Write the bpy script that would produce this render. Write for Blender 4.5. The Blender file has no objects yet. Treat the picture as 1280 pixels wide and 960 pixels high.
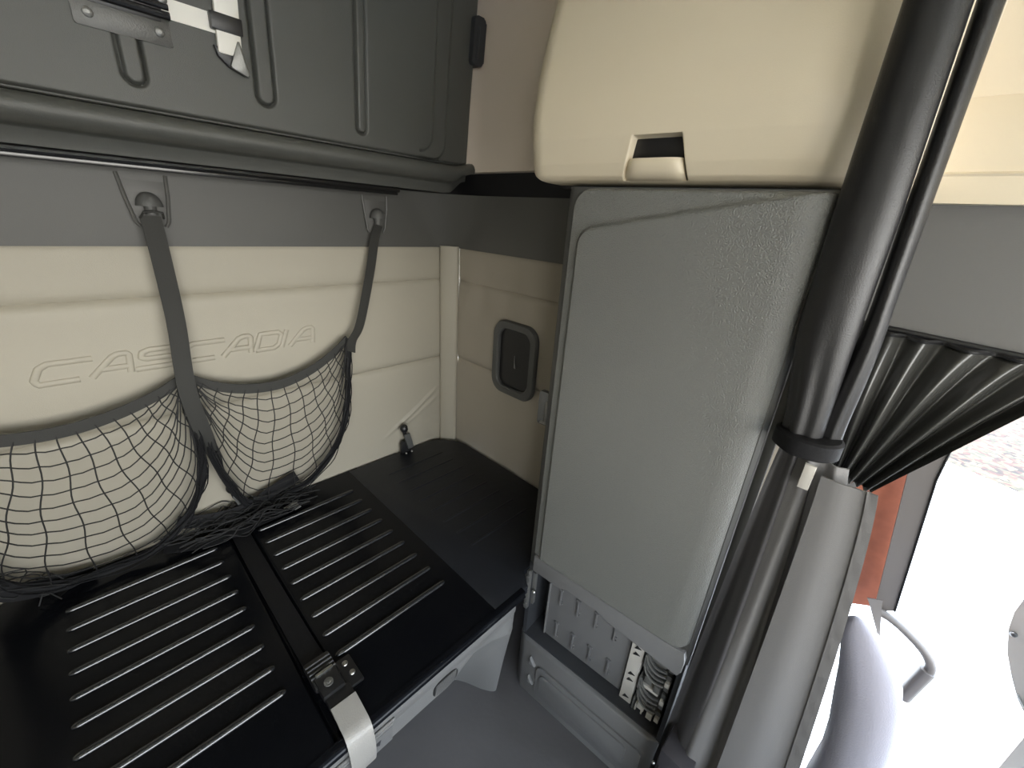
import bpy, bmesh, math, random
from math import sin, cos, pi, sqrt, atan2, hypot, exp
from mathutils import Vector, Matrix
random.seed(7)
SC = bpy.context.scene
COL = SC.collection
V = Vector
FLOOR = -0.23

# ------------------------------------------------------------------ camera
f = 511.0
def nrm(v): return v.normalized()
dx = nrm(V((520, -170, 511)))
dd = V((-90, 1260, 511)); dd = nrm(dd - dx * dx.dot(dd))
dy = dx.cross(dd)
if dy.z < 0: dy = -dy
ROWS = [dx, dy, -dd]                                   # world = ROWS . camdir (x right, y down, z forward)
CAM = V((0, 0, 1.47))
cd = bpy.data.cameras.new('camera'); cam = bpy.data.objects.new('camera', cd); COL.objects.link(cam)
cd.sensor_fit = 'HORIZONTAL'; cd.sensor_width = 36.0; cd.lens = 36.0 * f / 1280.0; cd.clip_start = 0.02; cd.clip_end = 200
right = V([r.x for r in ROWS]); down = V([r.y for r in ROWS]); fwd = V([r.z for r in ROWS])
m = Matrix((right, -down, -fwd)).transposed().to_4x4(); m.translation = CAM
cam.matrix_world = m
SC.camera = cam

# ------------------------------------------------------------------ materials
def mat(name, col, rough=0.6, metal=0.0, bump=0.0, scale=200.0, var=0.0, vscale=8.0, spec=0.5, coat=0.0, sheen=0.0, aniso=None, detail=3, dist=0.002):
    M = bpy.data.materials.new(name); M.use_nodes = True
    nt = M.node_tree; b = nt.nodes['Principled BSDF']
    b.inputs['Base Color'].default_value = (*col, 1)
    b.inputs['Roughness'].default_value = rough
    b.inputs['Metallic'].default_value = metal
    b.inputs['Specular IOR Level'].default_value = spec
    b.inputs['Coat Weight'].default_value = coat
    if sheen: b.inputs['Sheen Weight'].default_value = sheen
    tc = nt.nodes.new('ShaderNodeTexCoord')
    if bump:
        n = nt.nodes.new('ShaderNodeTexNoise'); n.inputs['Scale'].default_value = scale; n.inputs['Detail'].default_value = detail
        bp = nt.nodes.new('ShaderNodeBump'); bp.inputs['Strength'].default_value = bump; bp.inputs['Distance'].default_value = dist
        nt.links.new(tc.outputs['Object'], n.inputs['Vector']); nt.links.new(n.outputs['Fac'], bp.inputs['Height'])
        nt.links.new(bp.outputs['Normal'], b.inputs['Normal'])
    if var:
        n2 = nt.nodes.new('ShaderNodeTexNoise'); n2.inputs['Scale'].default_value = vscale; n2.inputs['Detail'].default_value = 5
        cr = nt.nodes.new('ShaderNodeMix'); cr.data_type = 'RGBA'
        cr.inputs['A'].default_value = (*[c * (1 - var) for c in col], 1); cr.inputs['B'].default_value = (*[min(1, c * (1 + var)) for c in col], 1)
        nt.links.new(tc.outputs['Object'], n2.inputs['Vector']); nt.links.new(n2.outputs['Fac'], cr.inputs['Factor'])
        nt.links.new(cr.outputs['Result'], b.inputs['Base Color'])
    return M
BEIGE = mat('beige_vinyl', (.36, .333, .27), .55, bump=.25, scale=420, var=.04, vscale=3)
TAUPE = mat('taupe_vinyl', (.34, .305, .25), .6, bump=.25, scale=420, var=.05, vscale=3)
BEIGE2 = mat('beige_overhead_plastic', (.70, .62, .47), .42, bump=.15, scale=500, var=.03, vscale=2)
BEIGED = mat('taupe_fabric', (.72, .63, .54), .7, bump=.2, scale=400)
BAND = mat('charcoal_trim', (.085, .084, .078), .45, bump=.2, scale=500, var=.06, vscale=4)
BUNK = mat('charcoal_moulded_plastic', (.075, .077, .070), .42, bump=.3, scale=600, var=.08, vscale=5)
BLACK = mat('black_plastic', (.012, .012, .013), .35, bump=.1, scale=400)
GLOSS = mat('black_rail', (.012, .012, .012), .18)
TRAY = mat('black_coated_metal', (.004, .0045, .006), .2, spec=.17)
MATTE = mat('matte_black_board', (.010, .0115, .015), .45, spec=.35, bump=.5, scale=26, var=.3, vscale=12)
WEB = mat('grey_webbing', (.034, .034, .031), .75, bump=.5, scale=700)
WEBK = mat('black_webbing', (.011, .011, .012), .6, spec=.15, bump=.5, scale=700)
NETM = mat('black_cord', (.008, .008, .008), .7)
DOOR = mat('pebbled_grey_plastic', (.155, .158, .148), .32, bump=.8, scale=380, var=.05, vscale=5, dist=.0035, detail=2)
BODY = mat('dark_grey_plastic', (.085, .086, .082), .5, bump=.3, scale=450)
LOWG = mat('mid_grey_plastic', (.15, .15, .15), .45, bump=.2, scale=400)
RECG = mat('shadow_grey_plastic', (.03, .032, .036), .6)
BOXG = mat('silver_grey_plastic', (.17, .17, .167), .40, bump=.25, scale=500)
FLOORM = mat('rubber_floor', (.085, .082, .084), .55, bump=.3, scale=60, var=.25, vscale=4)
CURT = mat('charcoal_vinyl_curtain', (.016, .016, .017), .36, bump=.25, scale=500)
CURT2 = mat('doorway_lit_curtain', (.17, .166, .165), .5, bump=.25, scale=500, var=.05, vscale=4)  # same curtain as CURT, paler below the tie: doorway light put into the colour
HEAD = mat('grey_header_panel', (.13, .128, .122), .6, bump=.3, scale=500)
STEEL = mat('brushed_steel', (.55, .55, .54), .3, metal=1.0, bump=.2, scale=300)
PEWTER = mat('grey_zinc', (.22, .22, .21), .38, metal=.6, bump=.3, scale=300)
PALE = mat('pale_grey_clip_plastic', (.50, .48, .44), .5)
WHITE = mat('white_plastic', (.85, .83, .76), .4)
STRAPW = mat('pale_polished_webbing', (.33, .32, .30), .35, bump=.4, scale=300)
SEAT = mat('blue_grey_seat_cloth', (.27, .265, .31), .85, bump=.4, scale=300, sheen=.3)
DARKP = mat('charcoal_plastic', (.04, .038, .043), .45, bump=.3, scale=400)
TRIMG = mat('warm_grey_trim', (.15, .138, .132), .5)
RED = mat('weathered_red_paint', (.36, .115, .065), .6, var=.35, vscale=25)
OFFW = mat('offwhite_paint', (.26, .245, .23), .5)

# ------------------------------------------------------------------ mesh helpers
class MB:
    def __init__(s): s.v = []; s.f = []; s.m = []
    def add(s, vs, fs, mi=0):
        o = len(s.v); s.v += [V(p) for p in vs]; s.f += [tuple(i + o for i in q) for q in fs]; s.m += [mi] * len(fs)
    def box(s, a, b, T=None, bev=0.0, seg=2, mi=0):
        bm = bmesh.new(); bmesh.ops.create_cube(bm, size=1)
        for v in bm.verts:
            v.co = V([(a[i] + b[i]) / 2 + v.co[i] * (b[i] - a[i]) for i in range(3)])
        if bev: bmesh.ops.bevel(bm, geom=bm.edges[:] , offset=bev, segments=seg, profile=.6, affect='EDGES')
        s.take(bm, T, mi)
    def take(s, bm, T=None, mi=0):
        bm.verts.index_update()
        s.add([(T(v.co) if T else v.co.copy()) for v in bm.verts], [[v.index for v in q.verts] for q in bm.faces], mi); bm.free()
    def prism(s, pts, d0, d1, T, bev=0.0, mi=0, seg=2):
        """polygon pts (u,w) extruded between depths d0..d1; T maps (u, w, depth) to world"""
        bm = bmesh.new()
        A = [bm.verts.new((p[0], p[1], d0)) for p in pts]; B = [bm.verts.new((p[0], p[1], d1)) for p in pts]
        n = len(pts)
        bm.faces.new(A[::-1]); top = bm.faces.new(B)
        for i in range(n): bm.faces.new((A[i], A[(i + 1) % n], B[(i + 1) % n], B[i]))
        if bev: bmesh.ops.bevel(bm, geom=list(top.edges), offset=bev, segments=seg, profile=.5, affect='EDGES')
        s.take(bm, lambda c: T(c.x, c.y, c.z), mi)
    def tube(s, pts, r, n=6, flat=None, mi=0, closed=False):
        """r number or list; flat = (axis vector, factor) squashes the section along an axis"""
        pts = [V(p) for p in pts]; N = len(pts); rings = []
        up = None
        for i, p in enumerate(pts):
            a = pts[i - 1] if (i > 0 or closed) else p; b = pts[(i + 1) % N] if (i < N - 1 or closed) else p
            t = (b - a); t = t.normalized() if t.length > 1e-9 else V((0, 0, 1))
            if up is None:
                up = t.orthogonal().normalized()
            else:
                up = (up - t * up.dot(t)); up = up.normalized() if up.length > 1e-6 else t.orthogonal().normalized()
            w = t.cross(up); rr = r[i] if isinstance(r, (list, tuple)) else r
            ring = []
            for k in range(n):
                q = (up * cos(2 * pi * k / n) + w * sin(2 * pi * k / n)) * rr
                if flat: q = q - flat[0] * q.dot(flat[0]) * (1 - flat[1])
                ring.append(p + q)
            rings.append(ring)
        s.loft(rings, cap=not closed, closed_len=closed, mi=mi)
    def loft(s, rings, cap=True, closed_ring=True, closed_len=False, mi=0):
        n = len(rings[0]); vs = [p for r in rings for p in r]; fs = []
        L = len(rings)
        for i in range(L if closed_len else L - 1):
            j = (i + 1) % L
            for k in range(n if closed_ring else n - 1):
                k2 = (k + 1) % n
                fs.append((i * n + k, i * n + k2, j * n + k2, j * n + k))
        if cap and closed_ring:
            fs.append(tuple(range(n))[::-1]); fs.append(tuple((L - 1) * n + k for k in range(n)))
        s.add(vs, fs, mi)
    def sheet(s, us, ws, fn, thick=None, mi=0):
        """grid of fn(u,w); thick = world offset vector (or function) giving a closed back"""
        nu, nw = len(us), len(ws)
        F = [V(fn(u, w)) for u in us for w in ws]
        fs = [(i * nw + j, i * nw + j + 1, (i + 1) * nw + j + 1, (i + 1) * nw + j) for i in range(nu - 1) for j in range(nw - 1)]
        if thick is None: s.add(F, fs, mi); return
        Bk = [p + (thick(p) if callable(thick) else V(thick)) for p in F]; o = len(F)
        fs2 = [tuple(k + o for k in q[::-1]) for q in fs]; rim = []
        ids = [i * nw for i in range(nu)] + [(nu - 1) * nw + j for j in range(1, nw)] + [i * nw + nw - 1 for i in range(nu - 2, -1, -1)] + [j for j in range(nw - 2, 0, -1)]
        for a in range(len(ids)):
            p, q = ids[a], ids[(a + 1) % len(ids)]; rim.append((p, q, q + o, p + o))
        s.add(F + Bk, fs + fs2 + rim, mi)
    def strap(s, pts, width, thick, mi=0):
        """ribbon along pts; width = list or single world vector (full width)"""
        pts = [V(p) for p in pts]; rings = []
        for i, p in enumerate(pts):
            a = pts[max(0, i - 1)]; b = pts[min(len(pts) - 1, i + 1)]; t = (b - a).normalized()
            w = V(width[i] if isinstance(width, list) else width); w = w - t * w.dot(t)
            nn = t.cross(w).normalized() * thick / 2; w = w / 2
            rings.append([p - w - nn, p + w - nn, p + w + nn, p - w + nn])
        s.loft(rings, mi=mi)
    def ball(s, c, r, sc=(1, 1, 1), nu=16, nv=10, mi=0, T=None):
        bm = bmesh.new(); bmesh.ops.create_uvsphere(bm, u_segments=nu, v_segments=nv, radius=r)
        for v in bm.verts: v.co = V([v.co[i] * sc[i] for i in range(3)]) + V(c)
        s.take(bm, T, mi)
    def cyl(s, a, b, r, r2=None, n=16, mi=0):
        s.tube([a, b], [r, r if r2 is None else r2], n=n, mi=mi)
    def build(s, name, mats, parent=None, smooth=35, label=None):
        me = bpy.data.meshes.new(name); me.from_pydata([tuple(v) for v in s.v], [], s.f); me.update()
        for M in (mats if isinstance(mats, (list, tuple)) else [mats]): me.materials.append(M)
        for p, mi in zip(me.polygons, s.m): p.material_index = mi
        bm = bmesh.new(); bm.from_mesh(me); bmesh.ops.recalc_face_normals(bm, faces=bm.faces); bm.to_mesh(me); bm.free()
        if smooth:
            me.polygons.foreach_set('use_smooth', [True] * len(me.polygons)); me.set_sharp_from_angle(angle=math.radians(smooth))
        o = bpy.data.objects.new(name, me); COL.objects.link(o)
        if parent:
            o.parent = parent; o.matrix_parent_inverse = world_of(parent).inverted()
        if label: o['label'] = label
        return o
def world_of(o):
    M = o.matrix_basis.copy(); p = o
    while p.parent:
        M = p.parent.matrix_basis @ p.matrix_parent_inverse @ M; p = p.parent
    return M
def thing(name, label, cat, loc=(0, 0, 0), group=None):
    o = bpy.data.objects.new(name, None); COL.objects.link(o); o.location = loc; o.empty_display_size = .05
    o['label'] = label; o['category'] = cat
    if group: o['group'] = group
    return o
def tag(o, label, cat, group=None):
    o['label'] = label; o['category'] = cat
    if group: o['group'] = group
    return o
def struct(o, label=None, cat='wall'):
    o['kind'] = 'structure'
    if label: o['label'] = label; o['category'] = cat
    return o
def lin(a, b, n): return [a + (b - a) * i / (n - 1) for i in range(n)]
def sst(a, b, x):
    t = max(0, min(1, (x - a) / (b - a))); return t * t * (3 - 2 * t)
def rrect(u0, w0, u1, w1, r, n=6):
    P = []
    for cx, cy, a0 in ((u1 - r, w1 - r, 0), (u0 + r, w1 - r, 90), (u0 + r, w0 + r, 180), (u1 - r, w0 + r, 270)):
        for k in range(n + 1):
            a = math.radians(a0 + 90 * k / n); P.append((cx + r * cos(a), cy + r * sin(a)))
    return P
def smoothline(P, n=8):
    """Catmull-Rom through P"""
    P = [V(p) for p in P]; out = []
    for i in range(len(P) - 1):
        p0 = P[max(0, i - 1)]; p1 = P[i]; p2 = P[i + 1]; p3 = P[min(len(P) - 1, i + 2)]
        for k in range(n):
            t = k / n
            out.append(.5 * ((2 * p1) + (p2 - p0) * t + (2 * p0 - 5 * p1 + 4 * p2 - p3) * t * t + (3 * p1 - p0 - 3 * p2 + p3) * t ** 3))
    out.append(P[-1]); return out
def interp(tab, x):
    if x <= tab[0][0]: return tab[0][1]
    for (a, p), (b, q) in zip(tab, tab[1:]):
        if x <= b:
            t = (x - a) / (b - a); return p + (q - p) * t
    return tab[-1][1]

XW = 1.25; YB = 1.60; XL = -1.15; YF = -2.0; ZT = 2.35
# ================================================================== SHELL
mb = MB(); mb.box((XL - .05, YF, FLOOR - .05), (XW + .05, YB + .1, FLOOR))
struct(mb.build('floor', FLOORM), 'dark grey rubber cab floor in front of the bunk', 'floor')
mb = MB(); mb.box((XL - .05, YF, ZT), (XW + .05, YB + .1, ZT + .05))
struct(mb.build('ceiling', BEIGE2), 'beige cab ceiling', 'ceiling')

def puff(z):
    for a, b, h in ((.30, .805, .017), (.805, 1.185, .016), (1.185, 1.335, .011)):
        if a <= z < b:
            t = (z - a) / (b - a); e = min(t, 1 - t) * (b - a)
            return h * (1 - exp(-e / .011)) - .0
    return 0
zs = sorted(set([round(x, 4) for x in lin(FLOOR, .30, 4) + lin(.30, 1.335, 150) + [.805, 1.185, .803, .807, .80, .81, 1.183, 1.187, 1.18, 1.19]] + [1.34, ZT]))
def backw(x, z):
    # soft unevenness of the padded vinyl, and the diagonal pull creases by the corner
    w = .0018 * sin(9 * x + 2 * z) * sin(7 * z + 1.3 * x) if .3 < z < 1.33 else 0
    for (x0, z0, x1, z1, h) in ((.93, .50, 1.15, .64, .007), (.98, .50, 1.16, .60, .005), (.86, .46, 1.06, .58, .004)):
        L = hypot(x1 - x0, z1 - z0); ux, uz = (x1 - x0) / L, (z1 - z0) / L
        s_ = (x - x0) * ux + (z - z0) * uz; d = -(x - x0) * uz + (z - z0) * ux
        if -.05 < s_ < L + .05: w += h * exp(-(d / .008) ** 2) * sst(-.05, .05, s_) * sst(-.05, .05, L - s_)
    return (x, YB - puff(z) - w, z)
mb = MB(); mb.sheet(lin(XL, .8, 40) + lin(.81, 1.19, 60), zs, backw, thick=(0, .08, 0))
wb = struct(mb.build('wall_back', BEIGE, smooth=60), 'quilted beige vinyl back wall behind the bunk with an embossed word', 'wall')

# embossed word on the back wall, as padded strokes in the same vinyl
LET = {'C': ([[(1, .92), (.16, .92), (.03, .75), (.0, .25), (.10, .05), (.85, .05)]], 1.25),
       'A': ([[(0, 0), (.38, .86), (.52, .96), (.72, .96), (.82, .86), (1, 0)], [(.2, .32), (.9, .32)]], 1.0),
       'S': ([[(1, .94), (.18, .94), (.05, .84), (.05, .62), (.18, .52), (.84, .5), (.95, .4), (.95, .18), (.84, .06), (0, .06)]], 1.2),
       'D': ([[(.05, .04), (.05, .94), (.78, .94), (.96, .76), (.96, .22), (.78, .04), (.05, .04)]], .95),
       'I': ([[(.0, 0), (.0, 1)]], .22)}
word = 'CASCADIA'; tot = sum(LET[c][1] for c in word) + .12 * (len(word) - 1)
mb = MB(); x = -.145; W = (.578 - (-.145)) / tot; zb, hh = .972, .062
for c in word:
    strokes, w = LET[c]
    for st in strokes:
        P = [(x + p[0] * w * W + (p[1] - .0) * .024, YB - .0165, zb + .007 * (x + .145) / .7 + p[1] * hh) for p in st]
        Q = []
        for a, b in zip(P, P[1:]): Q += [V(a).lerp(V(b), k / 4) for k in range(4)]
        Q.append(V(P[-1]))
        mb.tube(Q, .0085, n=14, flat=(V((0, 1, 0)), .55))
    x += (w + .12) * W
mb.build('embossed_lettering', BEIGE, wb, smooth=60)

# corner pad: vertical padded roll in the corner
mb = MB()
def padf(u, z):
    a = V((1.172, 1.578)); b = V((1.228, 1.512)); t = (b - a).normalized(); n_ = V((-t.y, t.x)); n_ = n_ if n_.x < 0 else -n_
    p = a + (b - a) * u + n_ * (.012 * sqrt(max(0, 1 - (2 * u - 1) ** 2)))
    return (p.x, p.y, z)
mb.sheet(lin(0, 1, 13), lin(.30, 1.335, 20), padf, thick=(.02, .02, 0))
struct(mb.build('trim_1', BEIGE, smooth=60), 'vertical padded beige roll in the corner between back and side walls', 'corner trim')

# side wall (quilted, rear part) and its upper and front parts, with the open door gap
def sidew(y, z):
    if z < 1.335:
        w = .003 * sin(38 * y + 3 * z) * exp(-((z - 1.15) / .12) ** 2) * sst(1.0, 1.2, y) if y > 1 else 0
        return (XW - puff(z) * .8 - w - .0012 * sin(14 * y + 5 * z), y, z)
    return (XW, y, z)
mb = MB(); mb.sheet(lin(.10, 1.52, 110), zs, sidew, thick=(.08, 0, 0))
mb.box((XW, 1.52, FLOOR), (XW + .08, YB + .08, ZT))
struct(mb.build('wall_side', TAUPE, smooth=60), 'quilted taupe side wall between the corner and the tall cabinet', 'wall')
mb = MB()
mb.box((XW, -.055, FLOOR), (XW + .08, .10, 1.555))                 # pillar behind the curtain
mb.box((XW, -.75, 1.275), (XW + .08, -.055, 1.555))               # header over the door gap
mb.box((XW, YF, FLOOR), (XW + .08, -.75, 1.555))
struct(mb.build('wall_front_side', HEAD), 'dark grey panel over the open doorway', 'wall')
prof = [(XW - .035, 1.553), (XW - .035, 1.60), (XW - .040, 1.604), (XW - .034, 1.608), (XW - .030, 1.70), (XW - .010, 1.735), (XW - .012, 1.74), (XW + .0, 2.0), (XW + .0, ZT)]
mb = MB(); mb.sheet([YF, -.5, 0, .098], list(range(len(prof))), lambda y, i: (prof[i][0], y, prof[i][1]), thick=(.12, 0, 0))
struct(mb.build('trim_2', BEIGE2, smooth=30), 'beige overhead trim above the doorway at the far right', 'trim')
# left wall with its window opening, unseen but lets daylight in
mb = MB()
mb.box((XL - .08, YF, FLOOR), (XL, -1.75, ZT)); mb.box((XL - .08, -1.05, FLOOR), (XL, YB + .08, ZT))
mb.box((XL - .08, -1.75, FLOOR), (XL, -1.05, .70)); mb.box((XL - .08, -1.75, 1.75), (XL, -1.05, ZT))
struct(mb.build('wall_left', BEIGE), 'beige left wall', 'wall')
mb = MB()
mb.box((XL, YF - .05, FLOOR), (XW, YF, .75)); mb.box((XL, YF - .05, 1.85), (XW, YF, ZT))
struct(mb.build('wall_front', HEAD), 'front wall under and over the windscreen', 'wall')

# dark band round the wall above the quilting (flared corner)
def bandring(z):
    t = (z - 1.33) / .21; r = .10 + .15 * t; off = .012 + .020 * t
    y0 = YB - off; x0 = XW - off
    P = [(XL, y0), (.4, y0), (x0 - r, y0)]
    for k in range(1, 12):
        a = math.radians(90 - 90 * k / 12); P.append((x0 - r + r * cos(a), y0 - r + r * sin(a)))
    P += [(x0, y0 - r), (x0, .56)]
    return [(p[0], p[1], z) for p in P]
zz = [1.328, 1.333] + lin(1.34, 1.53, 8) + [1.541, 1.545]
rings = [bandring(z) for z in zz]
inner = [[(p[0] + (.0), p[1], p[2]) for p in rings[-1]]]
mb = MB(); mb.loft([[V(p) for p in r] for r in rings], cap=False, closed_ring=False)
top = rings[-1]; back = [V((p[0] if p[0] < 1.0 else XW, YB, 1.545)) if i < 3 else V((XW, p[1], 1.545)) for i, p in enumerate(top)]
mb.loft([[V(p) for p in top], back], cap=False, closed_ring=False)
bot = rings[0]; backb = [V((p[0], YB, 1.328)) if i < 3 else V((XW, p[1], 1.328)) for i, p in enumerate(bot)]
mb.loft([[V(p) for p in bot], backb], cap=False, closed_ring=False)
struct(mb.build('trim_3', BAND, smooth=50), 'charcoal trim band running round the wall above the beige quilting', 'trim')
# dark recess strip between band and upper wall, side
mb = MB(); mb.box((XW - .012, .56, 1.545), (XW, 1.6, 1.628)); mb.box((XL, YB - .012, 1.545), (XW - .012, YB, 1.9))
struct(mb.build('trim_4', BLACK), 'black recessed strip under the upper side wall', 'trim')
mb = MB(); mb.sheet(lin(.56, 1.50, 30), [1.628, 1.632, 1.72, 1.9, 2.1, ZT], lambda y, z: (XW - .03 + (.0 if z > 1.63 else .02) - .05 * sst(1.40, 1.50, y), y, z), thick=(.02, 0, 0))
struct(mb.build('wall_side_upper', BEIGED, smooth=60), 'shaded taupe upper side wall between the folded bunk and the beige locker', 'wall')

# ================================================================== UPPER BUNK (folded up)
ub = thing('folding_bunk', 'charcoal moulded upper bunk folded up against the back wall', 'bunk', (.4, 1.40, 1.643))
U = V((0, -.094, .9956)).normalized(); NN = V((0, -.9956, -.094)).normalized(); B0 = V((0, 1.40, 1.643))
def UB(x, s, n): return V((x, 0, 0)) + B0 + U * s + NN * n
RIBS = [(.196, .020, .050), (.465, .022, .064), (.735, .016, .044), (-.06, .02, .05)]
def capd(x, s, cx, w, s0):
    yy = s - (s0 + w); d = hypot(x - cx, min(0, yy)) - w; return d
def uh(x, s):
    h = 0
    for cx, w, s0 in RIBS:
        if abs(x - cx) > w + .03: continue
        d = capd(x, s, cx, w, s0)
        if cx == .196 and s > .14: d = max(d, s - .14)
        h += -.010 * exp(-(d / .0032) ** 2) + (.004 * sst(.0, -.006, d))
    # raised field with rounded lower right corner, then a second step
    def rc(x, s, X0, S0, r):
        qx, qs = x - (X0 - r), (S0 + r) - s
        if qx > 0 and qs > 0: return hypot(qx, qs) - r
        return max(x - X0, S0 - s)
    d1 = rc(x, s, 1.005, .03, .05); h -= .008 * sst(-.004, .006, d1) if x > .95 else 0
    d2 = rc(x, s, 1.070, .008, .06); h -= .012 * sst(-.006, .008, d2) if x > .95 else 0
    h -= .012 * exp(-((s - .004) / .004) ** 2)
    h += .003 * sin(3.1 * x + 1) * sst(0, .2, s)
    return h
xs = lin(-1.05, -.14, 10) + lin(-.13, 1.12, 420) + [1.14, 1.155, 1.17, 1.182, 1.19, 1.196, 1.202, 1.206]
ss = lin(0, .03, 12) + lin(.034, .20, 60) + lin(.21, .62, 40)
mb = MB()
def uface(x, s):
    e = sst(1.172, 1.206, x); return UB(x, s, uh(x, s) - .03 * e * e)
mb.sheet(xs, ss, uface, thick=(0, .10, 0))
mb.build('bunk_panel', BUNK, ub, smooth=60)
# lower roll
pr = [(1.402, 1.641), (1.392, 1.640), (1.380, 1.632), (1.373, 1.618), (1.376, 1.602), (1.388, 1.588), (1.405, 1.582), (1.425, 1.580), (1.428, 1.577), (1.436, 1.546), (1.47, 1.546), (1.50, 1.60), (1.50, 1.641)]
def uprof(x):
    e = sst(1.10, 1.208, x)
    return [V((x, y + .02 * e, z + (.05 * e if z < 1.6 else .02 * e))) for y, z in pr]
mb = MB(); mb.loft([uprof(x) for x in lin(-1.05, 1.06, 8) + lin(1.10, 1.208, 12)])
mb.build('lower_lip', BUNK, ub, smooth=50)
mb = MB(); mb.tube([(-1.05, 1.445, 1.537), (.89, 1.445, 1.537)], .009, n=10)
mb.box((-1.05, 1.442, 1.520), (.885, 1.475, 1.534), bev=.002)
mb.build('lower_rail', GLOSS, ub, label='glossy black rail under the bunk lip')
mb = MB(); mb.prism(rrect(1.160, .33, 1.214, .47, .014), -.07, -.002, lambda u, w, d: UB(u, w, d), bev=.006)
mb.tube([UB(1.178, .35, .0), UB(1.178, .44, .0)], .006)
mb.build('side_catch', RECG, ub)
# latch plate
lp = MB()
def UBs(u, w, d):   # latch frame, a little skewed like the real plate stays square to the panel
    return UB(u, w, d)
lp.prism(rrect(.116, .137, .276, .187, .004), 0.001, .008, UBs, bev=.0015)
lpo = lp.build('latch_plate', mat('blackened_steel', (.10, .10, .095), .4, metal=.4, bump=.3, scale=300), ub, label='dark metal latch plate screwed to the bunk')
mb = MB(); mb.tube([UB(.14, .194, .012), UB(.278, .194, .012)], .008, n=10)
mb.tube([UB(.14, .210, .010), UB(.278, .210, .010)], .006, n=10)
mb.box((.135, .180, .002), (.262, .32, .009), T=lambda c: UB(c.x, c.y, c.z), bev=.002)
mb.tube([UB(.15, .235, .014), UB(.26, .235, .014)], .010, n=10)
mb.build('latch_bar', BLACK, lpo)
for u, w in ((.140, .161), (.255, .161), (.270, .222)):
    mb = MB(); mb.tube([UB(u, w, .007), UB(u, w, .011), UB(u, w, .013)], [.009, .009, .006], n=18); mb.tube([UB(u, w, .012), UB(u, w, .0145)], .0035, n=6)
    mb.build('screw', PEWTER, lpo)
mb = MB(); mb.box((.266, .190, .004), (.380, .228, .0065), T=lambda c: UB(c.x, c.y, c.z))
mb.build('white_sticker', WHITE, ub, label='white sticker strip beside the latch')
# white pole with strap and foot, held against the bunk
lad = thing('ladder_pole', 'white flat pole with a grey wedge foot strapped to the folded bunk', 'pole', tuple(UB(.40, .11, .01)))
mb = MB(); mb.box((.372, .140, .004), (.424, .50, .020), T=lambda c: UB(c.x - .010 + (c.y - .14) * .04, c.y + .012, c.z), bev=.006)
mb.build('pole', WHITE, lad)
mb = MB(); mb.prism([(.356, .166), (.362, .146), (.383, .128), (.416, .116), (.416, .134), (.398, .160)], .003, .016, lambda u, w, d: UB(u, w, d), bev=.002)
mb.build('foot_boot', BLACK, lad)
mb = MB(); mb.prism([(.386, .126), (.420, .114), (.425, .121), (.409, .184), (.405, .184), (.384, .132)], .016, .026, lambda u, w, d: UB(u, w, d), bev=.003)
mb.build('wedge_foot', PEWTER, lad)
mb = MB(); mb.box((.354, .196, .003), (.420, .230, .026), T=lambda c: UB(c.x, c.y, c.z), bev=.004)
mb.build('holding_strap', BLACK, lad)

# ================================================================== HOOKS AND NET
def hook(x, nm_label, lean):
    h = thing('strap_hook', nm_label, 'hook', (x, YB - .03, 1.44), 'hooks holding the net straps')
    mb = MB(); y0 = 1.578
    T = lambda u, w, d: V((x + u, y0 - d, 1.40 + w))
    # raised U-shaped rim: wide at the top, narrow at the foot
    L = [(-.052, .115), (-.046, .06), (-.036, -.005), (-.028, -.018)]; Rr = [(.028, -.018), (.036, -.005), (.046, .06), (.050, .115)]
    for seg in (L, Rr): mb.tube([T(a, b, .008) for a, b in seg], .0045, n=8)
    mb.build('bracket_rim', BAND, h)
    mb = MB(); mb.prism([(-.05, .115), (-.034, -.008), (-.024, -.016), (.024, -.016), (.034, -.008), (.05, .115)], 0, .006, T, bev=.002)
    mb.build('bracket_plate', BAND, h)
    mb = MB(); c = T(0, .035, .022)
    R = []
    for k in range(10):
        a = pi / 2 * k / 9; R.append([V((c.x + .025 * cos(q) * cos(a) * 1.2, c.y + .026 * sin(q) * cos(a), c.z + .036 * sin(a))) for q in [2 * pi * j / 20 for j in range(20)]])
    mb.loft(R); mb.cyl(c + V((0, 0, .002)), c + V((0, .0, -.022)), .014)
    mb.cyl(c, c + V((0, .03, 0)), .012)
    mb.build('knob', BODY, h)
    return c
c1 = hook(.185, 'tapered black knob hook on the charcoal band, nearer the left', 0)
c2 = hook(.862, 'tapered black knob hook on the charcoal band, nearer the corner', 0)

net = thing('cargo_net', 'black mesh cargo net with webbing border hanging over the beige back wall', 'net', (.17, 1.57, .37))
# straps
S1 = smoothline([(.180, 1.548, 1.41), (.180, 1.535, 1.30), (.176, 1.52, 1.12), (.160, 1.49, .93), (.172, 1.50, .78), (.190, 1.53, .66), (.205, 1.555, .54)], 8)
wd = []
for i, p in enumerate(S1):
    t = i / (len(S1) - 1); wd.append(V((.046 if t < .72 else .046 - .030 * (t - .72) / .28, .008 * sin(5 * t), 0)))
mb = MB(); mb.strap(S1, wd, .003)
mb.tube([(.158, 1.548, 1.405), (.165, 1.525, 1.42), (.185, 1.52, 1.424), (.205, 1.525, 1.42), (.208, 1.548, 1.405)], .003, n=6)
mb.build('middle_strap', WEB, net)
S2 = smoothline([(.857, 1.545, 1.41), (.835, 1.54, 1.36), (.80, 1.525, 1.24), (.735, 1.505, 1.05), (.697, 1.505, .985), (.690, 1.508, .94)], 8)
mb = MB(); mb.strap(S2, [V((.020, -.030, .0)) for _ in S2], .003)
mb.strap([p + V((.010, .012, 0)) for p in S2], [V((.014, -.02, 0)) for _ in S2], .003)
mb.build('right_strap', WEB, net)
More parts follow.
